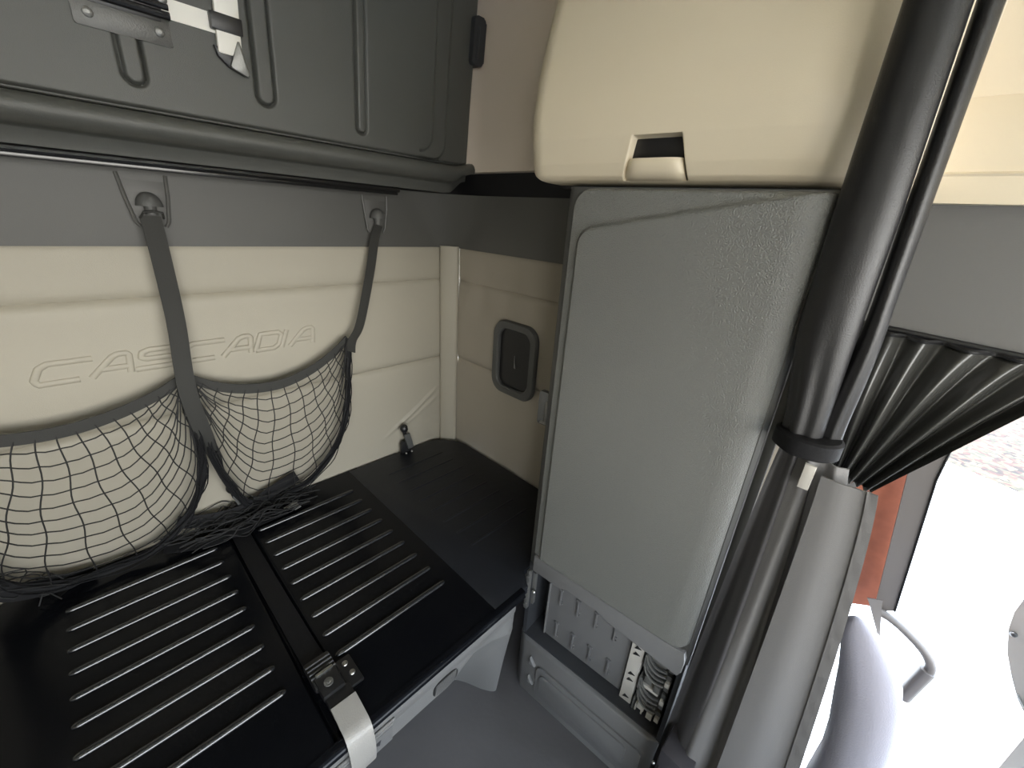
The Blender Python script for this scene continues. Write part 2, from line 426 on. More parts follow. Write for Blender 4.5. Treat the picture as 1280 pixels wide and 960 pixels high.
S3 = smoothline([(-.62, 1.548, 1.41), (-.48, 1.52, 1.12), (-.40, 1.49, .93), (-.37, 1.52, .60), (-.36, 1.56, .45)], 8)
mb = MB(); mb.strap(S3, V((.046, 0, 0)), .003); mb.build('left_strap', WEB, net)
# bays
def bay(topP, leftP, botP, rightP, ncol, nrow, bulge, depth0):
    """outline given in (x, z); returns P(u,t)"""
    Tp = smoothline([V((a, 0, b)) for a, b in topP], 10); Bp = smoothline([V((a, 0, b)) for a, b in leftP + botP + rightP], 10)
    def arc(P):
        L = [0]
        for a, b in zip(P, P[1:]): L.append(L[-1] + (b - a).length)
        return L
    LT, LB = arc(Tp), arc(Bp)
    def at(P, L, t):
        d = t * L[-1]
        for i in range(1, len(L)):
            if d <= L[i] + 1e-9:
                k = (d - L[i - 1]) / max(1e-9, L[i] - L[i - 1]); return P[i - 1].lerp(P[i], k)
        return P[-1]
    def PT(u, t, wob=0):
        a = at(Tp, LT, u); b = at(Bp, LB, u); p = a.lerp(b, t)
        d = depth0 + bulge * sin(pi * min(1, .12 + .8 * t)) * sin(pi * u) ** .7 if 0 < u < 1 else depth0
        y = YB - .022 - d
        return V((p.x + wob * sin(17 * t + 9 * u), y, p.z + wob * .6 * sin(23 * u + 7 * t)))
    cords = MB()
    for i in range(1, ncol):
        u = i / ncol; cords.tube([PT(u, t / 24, .004) for t in range(25)], .0019, n=5)
    for j in range(1, nrow):
        t = j / nrow; N = 40
        cords.tube([PT(u / N, t, .004) + V((0, 0, -.004 * abs(sin(pi * u / N * ncol)))) for u in range(N + 1)], .0019, n=5)
    top = [PT(u / 40, 0) for u in range(41)]; bot = [PT(u / 50, 1) for u in range(51)]
    return cords, top, bot, PT
bays = [
    ([(-.37, .93), (-.30, .895), (-.20, .872), (-.10, .868), (0, .885), (.09, .915), (.15, .945)], [(-.37, .93), (-.38, .66), (-.33, .48)], [(-.24, .405), (-.10, .385), (.02, .415)], [(.11, .52), (.155, .66), (.15, .94)], 15, 12, .05, .06),
    ([(.17, .945), (.24, .90), (.33, .872), (.43, .868), (.53, .895), (.62, .94), (.69, .99)], [(.17, .94), (.19, .66), (.215, .52)], [(.27, .41), (.38, .405), (.48, .43)], [(.58, .52), (.655, .68), (.69, .985)], 14, 12, .06, .045)]
for (tp, lf, bt, rt, nc, nr, bu, d0) in bays:
    cords, top, bot, PT = bay(tp, lf, bt, rt, nc, nr, bu, d0)
    cords.build('netting', NETM, net, smooth=0)
    mb = MB(); mb.strap([p + V((0, -.002, .0)) for p in top], [V((0, 0, .034)) for p in top], .003)
    mb.build('top_webbing', WEB, net)
    mb = MB()
    wv = []
    for i in range(len(bot)):
        a = bot[max(0, i - 1)]; b = bot[min(len(bot) - 1, i + 1)]; t = (b - a).normalized(); w = t.cross(V((0, 1, 0))); wv.append(w * .022 + V((0, .006, 0)))
    mb.strap(bot, wv, .003)
    random.seed(3)
    for q in range(6):
        off = [random.uniform(-.014, .014) for _ in range(3)]; ph = random.uniform(0, 6)
        mb.tube([p + V((off[0] + .007 * sin(i * .7 + ph), off[1] * .5 - .004, off[2] + .006 * cos(i * .9 + ph))) for i, p in enumerate(bot)], .002, n=5)
    mb.build('border_webbing', WEBK, net)
# gathered net along the bunk edge
random.seed(11)
mb = MB()
for q in range(46):
    x0 = random.uniform(-.02, .22); x1 = random.uniform(.28, .52); P = []
    h0 = random.uniform(.368, .43); y0 = random.uniform(1.43, 1.55)
    for k in range(9):
        t = k / 8; x = x0 + (x1 - x0) * t
        P.append((x + random.uniform(-.01, .01), y0 + .03 * sin(3 * t + q) + random.uniform(-.012, .012) + .02 * t, max(.366, h0 * (1 - t) + .395 * t + .025 * sin(pi * t) * random.uniform(-1, 1.2))))
    mb.tube(smoothline(P, 3), .0018, n=5)
for q in range(7):
    a = random.uniform(-.44, -.38); P = [(a + random.uniform(0, .10) + .03 * k, random.uniform(1.48, 1.55), max(.366, .52 - .035 * k + random.uniform(-.03, .02))) for k in range(5)]
    mb.tube(smoothline(P, 3), .0018, n=5)
mb.build('gathered_netting', NETM, net, smooth=0)
mb = MB()
mb.strap(smoothline([(.0, 1.50, .385), (.08, 1.47, .375), (.18, 1.45, .378), (.27, 1.45, .382), (.36, 1.46, .376)], 6), V((0, .035, .012)), .003)
mb.strap(smoothline([(.05, 1.54, .44), (.14, 1.52, .415), (.24, 1.51, .41), (.34, 1.53, .43), (.44, 1.55, .45)], 6), V((0, .02, .04)), .003)
mb.strap(smoothline([(-.37, 1.50, .50), (-.32, 1.50, .44), (-.24, 1.52, .395), (-.17, 1.54, .37)], 6), V((.02, .01, .045)), .003)
mb.build('slack_webbing', WEBK, net)
mb = MB(); mb.prism([(-.03, -.008), (-.012, -.012), (.0, -.022), (.02, -.018), (.012, 0), (.022, .014), (.004, .018), (-.006, .008), (-.03, .004)], 0, .005, lambda u, w, d: V((.385 + u * 1.1, 1.455 + w, .385 + d + .3 * w)), bev=.001)
mb.build('plastic_clip', PEWTER, net, label='small grey clip on the slack webbing')

def anchor(x, lab, rot):
    h = thing('tie_down_anchor', lab, 'anchor', (x, 1.54, .361), 'anchors at the back edge of the bunk base')
    mb = MB()
    mb.prism([(-.026, 0), (.026, 0), (.024, .055), (-.014, .060), (-.026, .05)], 0, .02, lambda u, w, d: V((x + u, 1.56 - d, .364 + w)), bev=.003)
    mb.build('bracket', BLACK, h)
    mb = MB(); a = V((x + .004, 1.55, .395)); mb.box((-.016, -.006, -.03), (.016, .006, .055), T=lambda c: V((x + .012 + c.x - c.z * .25, 1.535 + c.y, .415 + c.z)), bev=.003)
    mb.build('tongue', BODY, h)
    mb = MB(); mb.ball((x - .012, 1.54, .500), .019, (1, 1, 1.15)); mb.cyl((x - .008, 1.54, .46), (x - .012, 1.54, .49), .009)
    mb.build('ball_stud', BLACK, h)
    for u in (-.012, .02):
        mb = MB(); mb.ball((x + u, 1.528, .368), .005); mb.build('rivet', STEEL, h)
anchor(.945, 'black ball stud anchor standing on the bunk base near the corner', 0)
anchor(.232, 'black ball stud anchor half buried under the gathered net', 0)

# ================================================================== BUNK BASE
bb = thing('lower_bunk', 'black ribbed metal bunk base without its mattress', 'bunk', (.1, 1.1, .33))
def ribh(x, y):
    h = 0
    h -= .010 * (sst(.165, .172, x) - sst(.232, .239, x))
    # low embossed ribs on the right bay
    return h
ys = lin(.60, 1.575, 40)
xs = lin(XL, -.74, 6) + lin(-.735, -.70, 12) + lin(-.69, -.37, 8) + lin(-.36, -.34, 8) + lin(-.33, -.25, 6) + lin(-.245, -.215, 14) + lin(-.2, .11, 20) + lin(.112, .134, 12) + lin(.14, .24, 40) + lin(.244, .27, 14) + lin(.28, .59, 20) + lin(.594, .62, 14) + [.64, .70]
mb = MB(); mb.sheet(xs, ys, lambda x, y: (x, y, .36 + ribh(x, y)), thick=(0, 0, -.03))
for x0, x1 in ((-.235, .130), (.250, .612), (-.72, -.355)):
    for k in range(9):
        yy = .798 + .0787 * k; P = []; Rr = []
        for t in (0, .15, .3, .5, .75, 1): P.append((x0 + .016 * t, yy, .360)); Rr.append(.0088 * sqrt(max(.0005, 1 - (1 - t) ** 2)))
        for t in (.2, .4, .6, .8): P.append((x0 + .016 + (x1 - x0 - .032) * t, yy, .360)); Rr.append(.0088)
        for t in (1, .75, .5, .3, .15, 0): P.append((x1 - .016 * t, yy, .360)); Rr.append(.0088 * sqrt(max(.0005, 1 - (1 - t) ** 2)))
        mb.tube(P, Rr, n=28, flat=(V((0, 0, 1)), .8), mi=1)
mb.build('ribbed_tray', [TRAY, mat('glossy_highlight_rib', (.012, .013, .015), .17, spec=1.0)], bb, smooth=60)  # rib highlights boosted by a lighter, glossier material than the tray's
outl = [(.66, .60), (.80, .60), (.835, .655), (1.17, .66), (1.222, .71), (1.222, 1.42), (1.21, 1.47), (1.16, 1.535), (1.12, 1.568), (.66, 1.572)]
mb = MB(); mb.prism(outl, .33, .361, lambda u, w, d: V((u, w, d)), bev=.004)
for k in range(8):
    yy = .86 + k * .082
    mb.tube([(.78, yy, .3595), (.80, yy, .361), (1.06, yy, .361), (1.08, yy, .3595)], .006, n=8, flat=(V((0, 0, 1)), .45))
mb.build('end_board', MATTE, bb, smooth=40, label='matte black flat end of the bunk base')
mb = MB()
prr = [(.600, .3615), (.592, .360), (.590, .352), (.594, .348), (.590, .344), (.588, .336), (.592, .330), (.61, .330), (.61, .3615)]
mb.loft([[V((x, y, z)) for y, z in prr] for x in (XL, .0, .5, .778)])
mb.build('front_lip', TRAY, bb, smooth=30)
# front fascia
N = 60
xf = [XL, 0, .45, .58, .65, .695, .735, .765, .784, .792]
topc = smoothline([V((x, y, 0)) for x, y in zip(xf[:-3] + [.762, .776, .782], [.602, .602, .602, .602, .602, .602, .603, .612, .65, .74])], 6)
facec = smoothline([V((x, y, 0)) for x, y in zip([XL, 0, .40, .50, .58, .66, .72, .762, .782, .790], [.612, .612, .612, .613, .635, .625, .606, .618, .66, .74])], 6)
toec = smoothline([V((x, y, 0)) for x, y in zip([XL, 0, .38, .47, .57, .665, .725, .764, .783, .791], [.70, .70, .70, .70, .68, .635, .608, .619, .66, .74])], 6)
botc = smoothline([V((x, y, 0)) for x, y in zip([XL, 0, .45, .56, .65, .695, .735, .765, .784, .792], [.86, .86, .86, .86, .84, .795, .715, .678, .70, .80])], 6)
stepc = [V((p.x, p.y + .004, 0)) for p in topc]
lv = [(.332, topc, 1), (.276, topc, 2), (.270, stepc, 2), (.196, facec, 6), (.186, toec, 2), (FLOOR, botc, 12)]
rings = []
for (z0, c0, _), (z1, c1, K) in zip(lv, lv[1:]):
    for k in range(K):
        t = k / K; rings.append([V((a.x + (b.x - a.x) * t, a.y + (b.y - a.y) * t, z0 + (z1 - z0) * t)) for a, b in zip(c0, c1)])
rings.append([V((a.x, a.y, FLOOR + .001)) for a in botc])
mb = MB(); mb.loft(rings, cap=False, closed_ring=False)
fas = mb.build('front_fascia', BOXG, bb, smooth=40, label='silver grey plastic fascia below the bunk base')
def FA(u, w, d):   # on the fascia below the band: u = x, w = 0 bottom .. 1 band edge, d outward
    return V((u, .613 + (.606 - .613) * w - d, .198 + .072 * w))
mb = MB(); mb.prism([(.472 + .043 * (abs(cos(q)) ** .7) * (1 if cos(q) > 0 else -1), .47 + .43 * (abs(sin(q)) ** .7) * (1 if sin(q) > 0 else -1)) for q in [2 * pi * k / 32 for k in range(32)]], -.012, .003, FA, bev=.001)
gr = mb.build('vent_grille', NETM, bb)
mb = MB()
for k in range(10):
    u = .438 + k * .0068; mb.tube([FA(u, .12, .004), FA(u + .006, .82, .004)], .0009, n=5)
for k in range(7): mb.tube([FA(.435, .14 + .11 * k, .004), FA(.509, .14 + .11 * k, .004)], .0007, n=5)
mb.build('grille_mesh', BOXG, gr)
mb = MB(); mb.box((-.10, .12, .0), (.298, 1.02, .009), T=lambda c: FA(c.x, c.y, c.z), bev=.0)
fl = mb.build('access_flap', LOWG, bb)
mb = MB(); mb.tube([FA(-.10, 1.12, .006), FA(.300, 1.12, .006)], .0045, n=8); mb.tube([FA(-.10, 1.30, .006), FA(.305, 1.30, .006)], .0035, n=8)
mb.build('flap_hinge', BOXG, fl)
mb = MB(); mb.prism([(.245, .72), (.266, .76), (.262, .45)], .009, .0096, FA)
mb.build('warning_mark', RECG, fl)
mb = MB()
mb.box((XL, .86, FLOOR), (.62, 1.56, .325))
mb.build('storage_body', BLACK, bb)

# strap over the base with its buckle
bs = thing('bunk_strap', 'black restraint strap with a riveted buckle lying across the bunk base', 'strap', (.2, 1.0, .36))
mb = MB()
mb.strap(smoothline([(.215, 1.555, .385), (.205, 1.50, .366), (.202, 1.40, .358), (.202, 1.20, .358), (.204, 1.0, .358), (.205, .86, .362), (.206, .79, .372)], 8), V((.052, 0, 0)), .004)
sw = mb.build('webbing', WEBK, bs)
mb = MB()
mb.box((.176, .735, .362), (.240, .815, .382), bev=.006); mb.box((.182, .70, .364), (.236, .76, .388), bev=.006)
for k in range(4): mb.tube([(.178, .80 - .012 * k, .383), (.238, .80 - .012 * k, .383)], .003, n=6)
mb.box((.236, .69, .361), (.278, .775, .372), bev=.004)
mb.box((.185, .645, .361), (.245, .705, .378), bev=.005)
bk = mb.build('buckle', BLACK, bs)
for p, r in (((.258, .755, .3725), .008), ((.262, .722, .3725), .008)):
    mb = MB(); mb.ball(p, r, (1, 1, .5)); mb.build('rivet', STEEL, bk, label='bright round rivet')
mb = MB(); mb.tube([(.206, .728, .388), (.206, .728, .391)], .011, n=18); mb.tube([(.206, .728, .390), (.206, .728, .393)], .005, n=12); mb.build('bolt', PEWTER, bk)
mb = MB(); mb.box((.188, .757, .386), (.230, .764, .392), bev=.002); mb.build('release_edge', STEEL, bk)
mb = MB(); mb.strap(smoothline([(.215, .67, .378), (.214, .63, .374), (.213, .596, .368), (.212, .580, .345), (.214, .580, .29), (.216, .592, .22), (.218, .625, .16), (.22, .70, -.02)], 6), V((.060, 0, 0)), .004)
mb.build('front_webbing', STRAPW, bs, label='pale shiny webbing going over the front edge')

# ================================================================== SIDE POCKET
T = lambda u, w, d: V((XW - .016 - d, 1.125 - u, .905 + w))
pk = thing('side_pocket', 'black rounded recessed pocket set in the quilted side wall', 'pocket', (XW - .02, 1.125, .905))
outer = rrect(-.125, -.165, .125, .165, .065, 8); innr = rrect(-.090, -.130, .090, .130, .045, 8)
outer = [(a + .0 * b, b) for a, b in outer]
mb = MB()
mb.loft([[T(a, b, d) for a, b in P] for P, d in ((outer, 0), (outer, .012), ([(a * .96, b * .97) for a, b in outer], .020), ([(a * 1.05, b * 1.04) for a, b in innr], .020), (innr, .014), (innr, .001))], cap=False)
mb.build('rim', BODY, pk, smooth=40)
mb = MB(); mb.prism(innr, 0, .002, T); mb.build('inner_cup', BLACK, pk)
mb = MB(); mb.tube([T(.0, -.03, .003), T(.004, -.01, .008), T(.008, -.035, .006)], .002, n=6); mb.tube([T(0, -.035, .004), T(-.001, .02, .004)], .0022, n=6)
mb.build('inner_catch', PEWTER, pk)

# ================================================================== WARDROBE
A0 = V((.86, .612)); tt = V((.079, -.9969)).normalized(); nn = V((-.9969, -.079)).normalized()
def WT(a, z, n): p = A0 + tt * a + nn * n; return V((p.x, p.y, z))
wd_ = thing('wardrobe_cabinet', 'tall grey wardrobe cabinet with a pebbled door and a stripped equipment bay', 'cabinet', (1.05, .38, FLOOR))
# carcass: plan outline, with chamfered far edge
plan = [(-.085, -.34), (-.085, -.16), (-.05, -.03), (-.040, -.012), (-.02, -.004), (.485, -.004), (.494, -.012), (.495, -.34)]
def planc(z, grow=0): return [WT(a, z, n) for a, n in plan]
mb = MB()
topz = 1.548
rings = [planc(.385), planc(1.50)]
for k in range(1, 7):
    a = pi / 2 * k / 6; e = .035 * (1 - cos(a)); rings.append([WT(max(aa, -.085 + e) if aa < .1 else aa, 1.513 + .035 * sin(a), n) for aa, n in plan])
mb.loft(rings)
mb.box((-.04, .385, -.34), (.02, .36, -.05), T=lambda c: WT(c.x, c.y, c.z)) if False else None
cb = mb.build('carcass', BODY, wd_, smooth=40)
# door height field
def dn(a, z):
    # main face limits: left .010 rounded, top edge line rising to the right, right edge roll, bottom roll
    zl = 1.452 + (1.538 - 1.452) * (a - .012) / .44
    n = .020
    # distance to left/top borders with rounded joint
    dl = .016 - a; dt = z - zl
    if dl > -.03 and dt > -.03: d = hypot(dl + .03, dt + .03) - .03
    else: d = max(dl, dt)
    if d > 0: n -= min(.012, .012 * sst(0, .012, d)) + .04 * max(0, min(d, .1) - .004) * .6
    r = .060; e = a - (.487 - r)
    if e > 0: n -= r * .62 * (1 - sqrt(max(0, 1 - (e / r) ** 2)))
    e = (.443 + .006) - z
    if e > 0: n -= .006 * min(1, e / .006) ** 2
    e = z - 1.539
    if e > 0: n -= .010 * min(1, e / .006) ** 2
    return n
za = [.443, .4445, .446, .449, .455] + lin(.47, 1.42, 30) + lin(1.43, 1.538, 44) + [1.541, 1.5435, 1.545]
aa = [-.014, -.010, -.005] + lin(0, .034, 24) + lin(.045, .42, 22) + lin(.427, .487, 26)
def doorf(a, z):
    # rounded top-left outline
    aa_ = a
    r = .045; cz = 1.545 - r; ca = -.014 + r
    if z > cz and a < ca:
        lim = ca - sqrt(max(0, r * r - (z - cz) ** 2)); k = (a + .014) / r; aa_ = lim + (ca - lim) * k
    rb = .03; 
    if z < .443 + rb and a > .487 - rb:
        lim = .487 - rb + sqrt(max(0, rb * rb - (.443 + rb - z) ** 2)); k = (a - (.487 - rb)) / rb; aa_ = .487 - rb + (lim - (.487 - rb)) * k
    return WT(aa_, z, dn(a, z))
mb = MB(); mb.sheet(aa, za, doorf, thick=(.018, .0014, 0))
mb.build('door', DOOR, wd_, smooth=50, label='pebble-textured grey door panel')
mb = MB(); T = lambda u, w, d: WT(u, w, d)
Td = lambda u, w, d: V((A0.x - .002 + .03 + u * 0, 0, 0))
# latch on the far edge of the door
TL = lambda u, w, d: WT(-.047 - .16 * 0 + u, w, -.020 + d)
mb.prism(rrect(-.026, .905, .008, 1.01, .006), -.01, .006, TL, bev=.002)
lt = mb.build('door_latch', BODY, wd_)
mb = MB(); mb.box((.004, .915, .004), (.010, .985, .014), T=lambda c: TL(c.x, c.y, c.z), bev=.002); mb.box((-.012, .912, .004), (.010, .917, .014), T=lambda c: TL(c.x, c.y, c.z), bev=.001)
mb.build('latch_edge', STEEL, lt, label='bright chrome latch edge')
# rail under the door, with notch
mb = MB(); T0 = lambda u, w, d: WT(u, w, d)
mb.prism([(-.012, .441), (-.012, .378), (.100, .376), (.118, .395), (.225, .395), (.262, .372), (.440, .360), (.478, .352), (.486, .372), (.487, .415), (.480, .441)], -.012, .014, T0, bev=.004)
mb.build('lower_rail', LOWG, wd_, smooth=40)
# bay shell: back, top, bottom, ends
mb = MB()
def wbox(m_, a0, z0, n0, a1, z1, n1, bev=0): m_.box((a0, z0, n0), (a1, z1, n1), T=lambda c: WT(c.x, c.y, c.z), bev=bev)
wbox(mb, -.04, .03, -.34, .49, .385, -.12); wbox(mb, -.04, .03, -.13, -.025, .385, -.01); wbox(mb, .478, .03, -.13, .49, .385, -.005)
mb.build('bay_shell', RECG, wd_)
mb = MB(); wbox(mb, .030, .050, -.064, .334, .345, -.054, bev=.001); wbox(mb, .026, .050, -.064, .031, .300, -.048, bev=.001)
eb = mb.build('equipment_plate', LOWG, wd_)
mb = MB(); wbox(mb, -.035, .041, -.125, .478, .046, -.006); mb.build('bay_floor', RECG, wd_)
for j, zt in enumerate((.300, .140)):
    for k in range(4):
        a = .075 + .068 * k; zc = zt + .002 * k
        mb = MB(); wbox(mb, a - .003, zc - .068, -.054, a + .003, zc, -.0475, bev=.001)
        wbox(mb, a - .009, zc - .004, -.054, a + .007, zc + .003, -.048, bev=.001)
        wbox(mb, a + .004, zc - .05, -.054, a + .009, zc - .046, -.050); wbox(mb, a + .004, zc - .064, -.054, a + .009, zc - .06, -.050)
        mb.build('slot_tab', LOWG, eb)
mb = MB(); wbox(mb, .384, .06, -.075, .462, .325, -.058, bev=.002)
cn = mb.build('connector_rack', BODY, wd_)
for k in range(3):
    mb = MB(); wbox(mb, .383 + .001 * k, .05 + .1 * k, -.06, .389, .10 + .1 * k, -.03, bev=.001); mb.build('rack_fin', PEWTER, cn)
mb = MB(); wbox(mb, .338, .030, -.062, .378, .315, -.040, bev=.003)
bs_ = mb.build('connector_strip', PALE, wd_, label='pale plastic strip with dark sockets')
for z in (.285, .258, .168, .140, .060):
    mb = MB(); mb.prism([(.348, z), (.369, z + .009), (.354, z + .015)], -.041, -.0380, T0); mb.build('socket', BLACK, bs_)
random.seed(5)
for q in range(2):
    zb_ = .215 - .125 * q
    for k in range(4):
        z = zb_ + .020 * k
        mb = MB()
        mb.tube(smoothline([WT(.388, z + .045, -.038), WT(.400, z + .02, -.030), WT(.425, z + .006, -.028), WT(.452, z + .006, -.034)], 5), .0045, n=6)
        mb.build('contact_finger', [PEWTER, BODY][k % 2], cn)
    for (a0, z0, n0, a1, z1, n1) in ((.398, zb_ - .03, -.058, .420, zb_ - .002, -.036), (.430, zb_ - .035, -.058, .448, zb_ - .008, -.030), (.395, zb_ + .075, -.058, .446, zb_ + .086, -.034)):
        mb = MB(); wbox(mb, a0, z0, n0, a1, z1, n1, bev=.002); mb.build('socket_housing', [PEWTER, PALE][q], cn)
for k in range(9):
    mb = MB(); z = .075 + k * .027; wbox(mb, .455, z, -.059, .468, z + .018, -.024 - .004 * (k % 3), bev=.001); mb.build('terminal_tab', [PALE, BODY, PEWTER][k % 3], cn)
for k in range(3):
    mb = MB(); wbox(mb, .392 + .02 * k, .036 + .01 * k, -.065, .397 + .02 * k, .075, -.035, bev=.001); mb.build('prong', PALE, cn)
mb = MB(); wbox(mb, -.040, .175, -.012, -.026, .350, .004, bev=.002); wbox(mb, -.026, .19, -.03, -.014, .335, -.016, bev=.002)
for k in range(5): mb.tube([WT(-.033, .195 + .033 * k, .004), WT(-.033, .195 + .033 * k, .009)], .006, n=8)
mb.tube([WT(-.031, .33, .0), WT(-.028, .352, .004), WT(-.024, .33, .0)], .004, n=6)
br = mb.build('hinge_bracket', PEWTER, wd_, label='small pierced zinc bracket')
mb = MB(); mb.ball(WT(-.010, .262, -.008), .007); mb.build('rivet', STEEL, br)
mb = MB(); mb.ball(WT(-.031, .275, .008), .006); mb.build('rivet', STEEL, br)
# base
zt = .040
mb = MB()
pb = [(-.075, -.34), (-.075, -.10), (-.050, -.02), (-.012, .008), (.46, .012), (.488, -.004), (.495, -.03), (.495, -.34)]
def bp(z, k=0): return [WT(a, z, n + k) for a, n in pb]
mb.loft([bp(FLOOR + .001, .0), bp(zt - .006, 0), bp(zt - .002, -.003), bp(zt, -.008)])
wbs = mb.build('base_unit', LOWG, wd_, smooth=40)
mb = MB(); mb.prism(rrect(.055, -.19, .455, -.035, .02), .012, .018, T0, bev=.004); mb.prism(rrect(.075, -.15, .41, -.055, .018), .018, .024, T0, bev=.004)
mb.build('base_panel', LOWG, wbs, smooth=30)
for z in (-.055, -.155):
    mb = MB(); mb.prism([(.020, z), (.046, z + .004), (.022, z + .034)], .008, .020, T0, bev=.004); mb.build('wedge_tab', BOXG, wbs)
mb = MB(); wbox(mb, .496, -.20, -.04, .515, 1.50, -.02, bev=.004); mb.build('edge_strip', BODY, wd_)

# ================================================================== OVERHEAD LOCKER
lk = thing('overhead_locker', 'beige overhead locker with a bulging door above the wardrobe', 'locker', tuple(WT(.15, 1.565, -.15)))
NT = [(1.545, -.095), (1.560, -.080), (1.566, -.058), (1.575, -.047), (1.60, -.036), (1.65, -.024), (1.70, -.020), (1.78, -.030), (1.90, -.062), (2.0, -.10), (2.15, -.17), (2.34, -.27)]
def lockn(a, z):
    n = interp(NT, z)
    r = .05; e = (-.195 + r) - a
    if e > 0: n -= r * .7 * (1 - sqrt(max(0, 1 - (e / r) ** 2)))
    e = a - .36
    if e > 0: n -= 2.2 * e * e
    return n
R_ = .055
def lockf(a, z):
    zmin = 1.561
    if a < -.195 + R_:
        k = (-.195 + R_ - a) / R_; lift = R_ * .9 * (1 - sqrt(max(0, 1 - k * k)))
        z = max(z, zmin + lift)
    zz_ = z
    n = lockn(a, z)
    # cup for the handle
    w0 = .072 + .02 * (zz_ - 1.567) / .08; w1 = .214 - .02 * (zz_ - 1.567) / .08
    m_ = sst(w0 - .003, w0 + .003, a) * sst(w1 + .003, w1 - .003, a) * sst(1.566, 1.571, zz_) * sst(1.651, 1.645, zz_)
    return WT(a, zz_, n - .030 * m_)
za = [1.561, 1.563, 1.565] + lin(1.567, 1.66, 40) + lin(1.67, 2.34, 50)
aa = lin(-.195, -.14, 14) + lin(-.13, .06, 14) + lin(.063, .10, 24) + lin(.105, .18, 14) + lin(.185, .222, 24) + lin(.23, .60, 24)
mb = MB(); mb.sheet(aa, za, lockf, thick=(.05, .004, 0))
mb.build('locker_door', BEIGE2, lk, smooth=60)
def LT(u, w, d): return WT(u, w, interp(NT, w) + d)
mb = MB(); mb.prism([(.078, 1.606), (.206, 1.606), (.198, 1.640), (.188, 1.647), (.094, 1.647), (.085, 1.638)], -.029, -.022, LT, bev=.002)
mb.build('handle_cavity', BLACK, lk)
mb = MB()
mb.sheet(lin(0, 1, 14), lin(1.566, 1.608, 8), lambda u, w: WT(.073 + .138 * u + (w - 1.566) * .25 * (1 - 2 * u), w, interp(NT, w) + .002 + .006 * sin(pi * (w - 1.566) / .042) - .012 * abs(2 * u - 1) ** 6), thick=(.012, .001, 0))
mb.build('handle_paddle', BEIGE2, lk, smooth=60)
mb = MB(); mb.box((-.18, 1.575, -.28), (.60, 2.33, -.40), T=lambda c: WT(c.x, c.y, c.z - .03 if c.y > 1.7 else c.z + .10)); 
mb.build('locker_body', BEIGED, lk)
mb = MB(); wbox(mb, -.10, 1.549, -.34, .55, 1.556, -.07); mb.build('locker_floor', BLACK, lk)

# ================================================================== PRIVACY CURTAIN
pc = thing('privacy_curtain', 'long charcoal vinyl curtain gathered and tied beside the tall cabinet', 'curtain', (.88, .02, .1))
def rollring(z, cx, cy, rx, ry, ph, amp):
    P = []
    for k in range(48):
        a = 2 * pi * k / 48
        q = 1 + amp * (.5 * sin(3 * a + ph + z) + .35 * sin(5 * a - ph) + .3 * sin(7 * a + 2 * ph))
        P.append(V((cx + rx * q * cos(a), cy + ry * q * sin(a), z)))
    return P
zs1 = lin(1.135, 2.30, 44)
mb = MB()
mb.loft([rollring(z, .893 + .0 * z, .0857 + .025 * (z - 1.52) - .012 * sst(1.35, 1.13, z), .034, (.0425 - .02 * (z - 1.52) * (z > 1.52)) * (1 - .28 * sst(1.35, 1.13, z)), .4, .04 + .12 * sst(1.4, 1.15, z)) for z in zs1])
mb.build('gathered_fold', CURT, pc, smooth=60)
mb = MB()
mb.loft([rollring(z, .915, .029 + .04 * (z - 1.52) + .012 * sst(1.35, 1.13, z), .026, .0145 * (1 + .3 * sst(1.4, 1.2, z)), 1.2, .04 + .15 * sst(1.4, 1.15, z)) for z in zs1])
mb.build('edge_fold', CURT, pc, smooth=60)
mb = MB()
rg = [rollring(z, .893, .052, .056, .054, .5, .03) for z in (1.100, 1.104, 1.132, 1.136)]
mb.loft([[V((.893 + (p.x - .893) * s_, .05 + (p.y - .05) * s_, p.z)) for p in r] for r, s_ in zip(rg, (.9, 1, 1, .9))])
mb.build('tie_band', WEBK, pc)
mb = MB(); mb.prism([(.0, 0), (.018, 0), (.018, .050), (.0, .05)], 0, .006, lambda u, w, d: V((.845 - d, .040 - u, 1.045 + w)), bev=.003); mb.build('tie_tab', PALE, pc)
# folded skirt below the tie: closed sheet sweeping along Y
def skirt(y0t, y1t, y0b, y1b, x0, amp, nf, z0, z1, ph, name, m_, xlean=0.0, hem=False, bowl=0.0):
    mb = MB()
    def fn(u, z):
        t = max(0, (z1 - z) / (z1 - z0)); s_ = sst(0, .55, t)
        yt = y0t + (y1t - y0t) * u; yb = y0b + (y1b - y0b) * u
        y = yt + (yb - yt) * (t ** .8)
        A_ = amp * (.35 + .65 * s_)
        x = x0 + A_ * sin(2 * pi * nf * u + ph + .8 * t) + .16 * A_ * sin(2 * pi * nf * 2.3 * u + 2 * ph - 1.5 * t) + xlean * t + bowl * (u - .5) ** 2
        return (x, y, z)
    mb.sheet(lin(0, 1, 90), lin(z0, z1, 40), fn, thick=(.004, 0, 0))
    return mb.build(name, m_, pc, smooth=60), fn
skirt(.088, .030, .125, -.06, .875, .024, 1.6, -.10, 1.105, .2, 'rear_skirt', mat('shaded_skirt_vinyl', (.07, .068, .07), .42, bump=.25, scale=500), xlean=-.015)  # same curtain in a darker tone, shade of the rear folds put into colour
skirt(.055, -.020, .060, -.10, .866, .014, 1.8, .12, 1.10, 2.2, 'middle_skirt', CURT2, xlean=-.02)
sk, fn = skirt(.012, -.062, -.030, -.190, .835, .008, .7, -.15, 1.085, 3.6, 'front_skirt', CURT2, xlean=.0)
mb = MB()
mb.sheet(lin(.86, 1.0, 6), lin(-.15, 1.088, 60), lambda u, z: V(fn(u, z)) + V((-.004 - .0012 * sin(90 * z + 30 * u) * sst(.86, .90, u), -.004 * (u > .99), 0)), thick=(.004, 0, 0))
mb.build('hem', CURT2, sk, smooth=60)

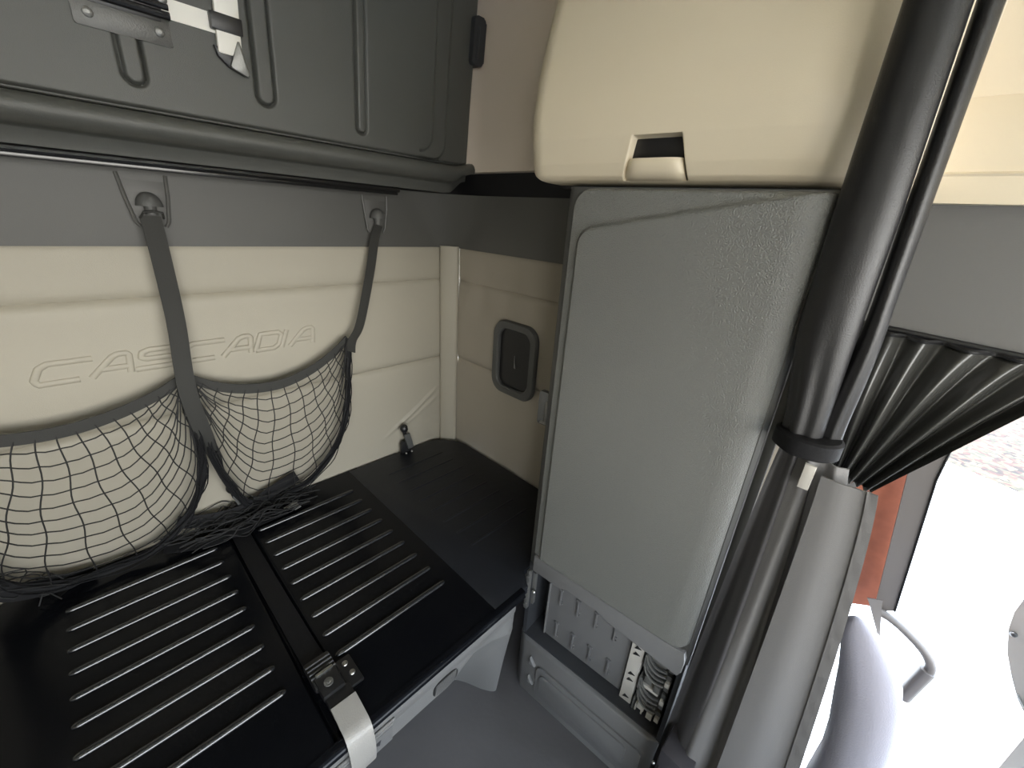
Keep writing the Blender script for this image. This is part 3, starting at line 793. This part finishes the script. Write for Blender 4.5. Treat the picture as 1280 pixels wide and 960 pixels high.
# ================================================================== DOORWAY CURTAIN (short, fanned)
wc = thing('window_curtain', 'short black vinyl curtain fanned out from its tie under the grey header panel', 'curtain', (1.2, -.2, 1.27))
def fan(u, t):
    # u across, t 0 top .. 1 tie
    yt = .06 - .36 * u; zt_ = 1.290 - .012 * u
    yb = .005 - .085 * u; zb_ = .935 - .015 * u
    e = t ** .9
    y = yt + (yb - yt) * e; z = zt_ + (zb_ - zt_) * (t ** (1 + .25 * u)) - .05 * u * sin(pi * t) * .0
    A_ = .018 * (1 - .5 * t)
    x = 1.205 - .035 * sin(pi * t) + A_ * (sin(2 * pi * (7 * u + .5 * sin(4 * u + 1)) + .5 + .5 * t) +   .55 * sin(2 * pi * 5.3 * u + 2 - t) ) + .004 * sin(6 * t + 20 * u)
    return (x, y, z)
mb = MB(); mb.sheet(lin(0, 1, 200), lin(0, 1, 40), fan, thick=(.003, 0, 0))
mb.build('fanned_cloth', mat('satin_black_vinyl', (.05, .05, .046), .27, bump=.15, scale=500), wc, smooth=60)
mb = MB(); mb.tube([V(fan(u, 0)) + V((-.002, 0, .004)) for u in lin(0, 1, 160)], .005, n=6); mb.build('header_tape', CURT, wc)
mb = MB(); mb.tube([(1.242, .08, 1.300), (1.242, -.40, 1.276)], .007, n=8); mb.build('curtain_rail', BLACK, wc)

# ================================================================== DOORWAY SURROUNDINGS
mb = MB(); Tn = lambda u, w, d: V((1.262 + d, u, w))
mb.prism([(-.112, 1.20), (-.168, 1.20), (-.175, .98), (-.222, .605), (-.190, .575), (-.128, .98)], 0, .03, Tn, bev=.004)
d1o = mb.build('door_1', TRIMG); struct(d1o, 'warm grey door frame strip beside the open doorway', 'door frame')
mb = MB(); mb.tube([(1.260, -.169, 1.20), (1.260, -.176, .98), (1.260, -.223, .605)], .0022, n=8)
o = mb.build('trim_5', BLACK); struct(o, 'dark rubber seal on the door frame strip', 'trim')
mb = MB(); mb.prism([(-.05, 1.15), (-.13, 1.15), (-.135, .96), (-.205, .55), (-.05, .45)], 0, .03, lambda u, w, d: V((1.335 + d, u * 1.06, .0 + w)))
mb.build('red_panel', RED, d1o, label='weathered red strip glimpsed beside the curtain hem')
gh = thing('grab_handle', 'grey bent tube grab handle at the bottom of the door frame strip', 'handle', (1.25, -.25, .5))
mb = MB(); mb.tube(smoothline([(1.25, -.196, .592), (1.25, -.235, .583), (1.25, -.290, .552), (1.25, -.318, .520), (1.25, -.322, .488), (1.25, -.310, .39)], 8), .0105, n=12); mb.build('tube', TRIMG, gh, smooth=60)
mb = MB(); mb.tube([(1.25, -.321, .500), (1.25, -.310, .385)], .016, n=14); mb.build('grip', TRIMG, gh)
# seat
st = thing('passenger_seat', 'blue grey cloth seat back in sunlight beside the curtain hem', 'seat', (1.0, -.3, FLOOR))
mb = MB()
rg = []
prof_s = [(-.02, V((-.30, .11, 0))), (.20, V((-.262, .085, 0))), (.37, V((-.236, .060, 0))), (.46, V((-.218, .052, 0))), (.55, V((-.203, .054, 0))), (.63, V((-.188, .053, 0))), (.68, V((-.170, .047, 0))), (.72, V((-.148, .034, 0))), (.745, V((-.135, .018, 0))), (.752, V((-.130, .006, 0)))]
for z in lin(-.02, .752, 60):
    v = interp(prof_s, z); hx = .9 * v.y + .03 * sst(.75, .6, z)
    rg.append([V((.965 + hx * (abs(cos(q)) ** .8) * (1 if cos(q) >= 0 else -1), v.x + v.y * (abs(sin(q)) ** .8) * (1 if sin(q) >= 0 else -1), z)) for q in [2 * pi * j / 40 for j in range(40)]])
mb.loft(rg); mb.build('backrest', SEAT, st, smooth=60)
mb = MB(); mb.box((.80, -.72, -.05), (1.14, -.28, .02), bev=.04, seg=4); mb.build('seat_cushion', SEAT, st)
mb = MB(); mb.box((.84, -.66, FLOOR), (1.10, -.30, -.04), bev=.01); mb.build('pedestal', BODY, st)
mb = MB(); mb.strap(smoothline([(1.22, -.175, .64), (1.21, -.20, .58), (1.20, -.225, .52)], 5), [V((0, .04 * (1 - k / 10), .02)) for k in range(11)], .003)
mb.build('seat_belt', TRIMG, st, label='short grey belt end')
# ribbed cover and dark cushion low by the curtain
rc_ = thing('ribbed_cover', 'dark grey ribbed plastic cover beside the base of the tall cabinet', 'cover', (.86, .06, FLOOR))
mb = MB(); mb.box((-.05, -.04, FLOOR), (.05, .04, .19), T=lambda c: V((.845 + c.x, .062 + c.y, c.z)), bev=.010)
mb.build('cover_body', DARKP, rc_)
mb = MB()
for k in range(9): mb.tube([(.792, .092 - .0078 * k, .02), (.7925, .092 - .0078 * k, .13)], .0022, n=6)
mb.build('ribbing', DARKP, rc_)
for p in ((.796, .108, .12), (.796, .106, .02)):
    mb = MB(); mb.ball(p, .005); mb.build('stud', STEEL, rc_)
mb = MB(); mb.ball((.80, -.075, .12), .075, (.7, .95, 1.2)); 
mb.box((.76, -.14, FLOOR), (.84, -.01, .12), bev=.02)
tag(mb.build('bolster', DARKP), 'dark rounded bolster end poking up under the curtain', 'bolster')

# ================================================================== OUTSIDE
def ground_mat(name, cols, scale, rough=.9):
    M = bpy.data.materials.new(name); M.use_nodes = True; nt = M.node_tree; b = nt.nodes['Principled BSDF']; b.inputs['Roughness'].default_value = rough
    tc = nt.nodes.new('ShaderNodeTexCoord'); v = nt.nodes.new('ShaderNodeTexVoronoi'); v.inputs['Scale'].default_value = scale
    n = nt.nodes.new('ShaderNodeTexNoise'); n.inputs['Scale'].default_value = scale * .35; n.inputs['Detail'].default_value = 8
    r = nt.nodes.new('ShaderNodeValToRGB'); els = r.color_ramp.elements
    els[0].position = cols[0][0]; els[0].color = (*cols[0][1], 1); els[1].position = cols[-1][0]; els[1].color = (*cols[-1][1], 1)
    for p, c in cols[1:-1]: e = els.new(p); e.color = (*c, 1)
    mx = nt.nodes.new('ShaderNodeMix'); mx.data_type = 'FLOAT'; mx.inputs['Factor'].default_value = .5
    nt.links.new(tc.outputs['Object'], v.inputs['Vector']); nt.links.new(tc.outputs['Object'], n.inputs['Vector'])
    nt.links.new(v.outputs['Color'], mx.inputs['A']); nt.links.new(n.outputs['Fac'], mx.inputs['B']); nt.links.new(mx.outputs['Result'], r.inputs['Fac'])
    nt.links.new(r.outputs['Color'], b.inputs['Base Color'])
    return M
LEAF = ground_mat('leaf_litter', [(.30, (.008, .005, .003)), (.42, (.045, .016, .010)), (.52, (.085, .060, .028)), (.62, (.02, .018, .010)), (.8, (.11, .088, .048))], 14)
CONC = mat('sunlit_concrete', (.78, .77, .75), .9, bump=.3, scale=30, var=.04, vscale=2)
GZ = FLOOR - 1.0
mb = MB(); mb.sheet(lin(-12, 40, 20), lin(-30, 30, 20), lambda x, y: (x, y, GZ - .06))
o = mb.build('ground_leaves', LEAF); o['kind'] = 'stuff'; tag(o, 'red and brown leaf litter ground beyond the pale concrete', 'leaves')
k = (1.47 - GZ) / (1.47 + 1.1)
mb = MB(); e0 = (7.148 * k, -1.145 * k); e1 = (6.897 * k, -1.653 * k); dxy = ((e1[0] - e0[0]) * 12, (e1[1] - e0[1]) * 12)
mb.prism([(XL - 4, -12), (e0[0] + dxy[0], e0[1] + dxy[1]), (e0[0] - dxy[0], e0[1] - dxy[1]), (XL - 4, 12)], GZ - .10, GZ, lambda u, w, d: V((u, w, d)))
o = mb.build('concrete_pad', CONC); struct(o, 'sun-bleached concrete pad outside the open doorway', 'ground')
mb = MB(); mb.tube([(e0[0] - dxy[0], e0[1] - dxy[1], GZ + .01), (e0[0] + dxy[0], e0[1] + dxy[1], GZ + .01)], .05, n=8)
tag(mb.build('concrete_kerb', CONC), 'low pale kerb along the far edge of the concrete', 'kerb')
fa = thing('step_fairing', 'off-white rounded outer panel with a small dark screw at the right edge', 'panel', (1.6, -.7, -.2))
def hit(px, py, X):
    c = V((px - 640, py - 480, f)); r = V([row.dot(c) for row in ROWS]); return CAM + r * (X / r.x)
pp = [hit(a, b, 1.62) for a, b in ((1285, 742), (1268, 765), (1261, 785), (1259, 815), (1264, 845), (1272, 875), (1290, 910))]
pts = [(p.y, p.z) for p in pp] + [(pp[-1].y - .02, GZ), (pp[-1].y - .5, GZ), (pp[0].y - .5, pp[0].z + .05)]
mb = MB(); mb.prism(pts, 0, .06, lambda u, w, d: V((1.62 + d, u, w)), bev=.0); mb.build('panel_skin', OFFW, fa)
mb = MB(); q = hit(1267, 793, 1.615); mb.ball(q, .008); mb.build('screw', BLACK, fa)
mb = MB(); mb.tube([hit(1272, 868, 1.615), hit(1284, 890, 1.615)], .004); mb.build('seam_line', BODY, fa)

# ================================================================== LIGHT
w = bpy.data.worlds.new('World'); SC.world = w; w.use_nodes = True
bg = w.node_tree.nodes['Background']
tc = w.node_tree.nodes.new('ShaderNodeTexCoord'); sep = w.node_tree.nodes.new('ShaderNodeSeparateXYZ'); rp = w.node_tree.nodes.new('ShaderNodeValToRGB')
w.node_tree.links.new(tc.outputs['Generated'], sep.inputs['Vector']); w.node_tree.links.new(sep.outputs['Z'], rp.inputs['Fac'])
rp.color_ramp.elements[0].position = 0; rp.color_ramp.elements[0].color = (1, .97, .90, 1)
rp.color_ramp.elements[1].position = .7; rp.color_ramp.elements[1].color = (.62, .78, 1, 1)
w.node_tree.links.new(rp.outputs['Color'], bg.inputs['Color'])
bg.inputs['Strength'].default_value = 7.0
sl = bpy.data.lights.new('sun', 'SUN'); sl.energy = 4; sl.angle = .01; sl.color = (1, .95, .88)
so = bpy.data.objects.new('sun', sl); COL.objects.link(so)
so.rotation_euler = (V((.25, .50, .80))).to_track_quat('Z', 'Y').to_euler()
def portal(name, c, rot, sx, sy):
    l = bpy.data.lights.new(name, 'AREA'); l.shape = 'RECTANGLE'; l.size = sx; l.size_y = sy; l.cycles.is_portal = True
    o = bpy.data.objects.new(name, l); COL.objects.link(o); o.location = c; o.rotation_euler = rot
portal('windscreen_daylight', (.05, YF - .02, 1.3), (pi / 2, 0, 0), 2.4, 1.1)
portal('left_window_daylight', (XL - .04, -1.40, 1.22), (pi / 2, 0, -pi / 2), .7, 1.05)
portal('doorway_daylight', (XW + .06, -.40, .52), (pi / 2, 0, pi / 2), .70, 1.5)

SC.view_settings.view_transform = 'Standard'; SC.view_settings.look = 'None'; SC.view_settings.gamma = 1; SC.view_settings.use_curve_mapping = False
SC.view_settings.exposure = 1.1
SC.cycles.max_bounces = 8; SC.cycles.diffuse_bounces = 6
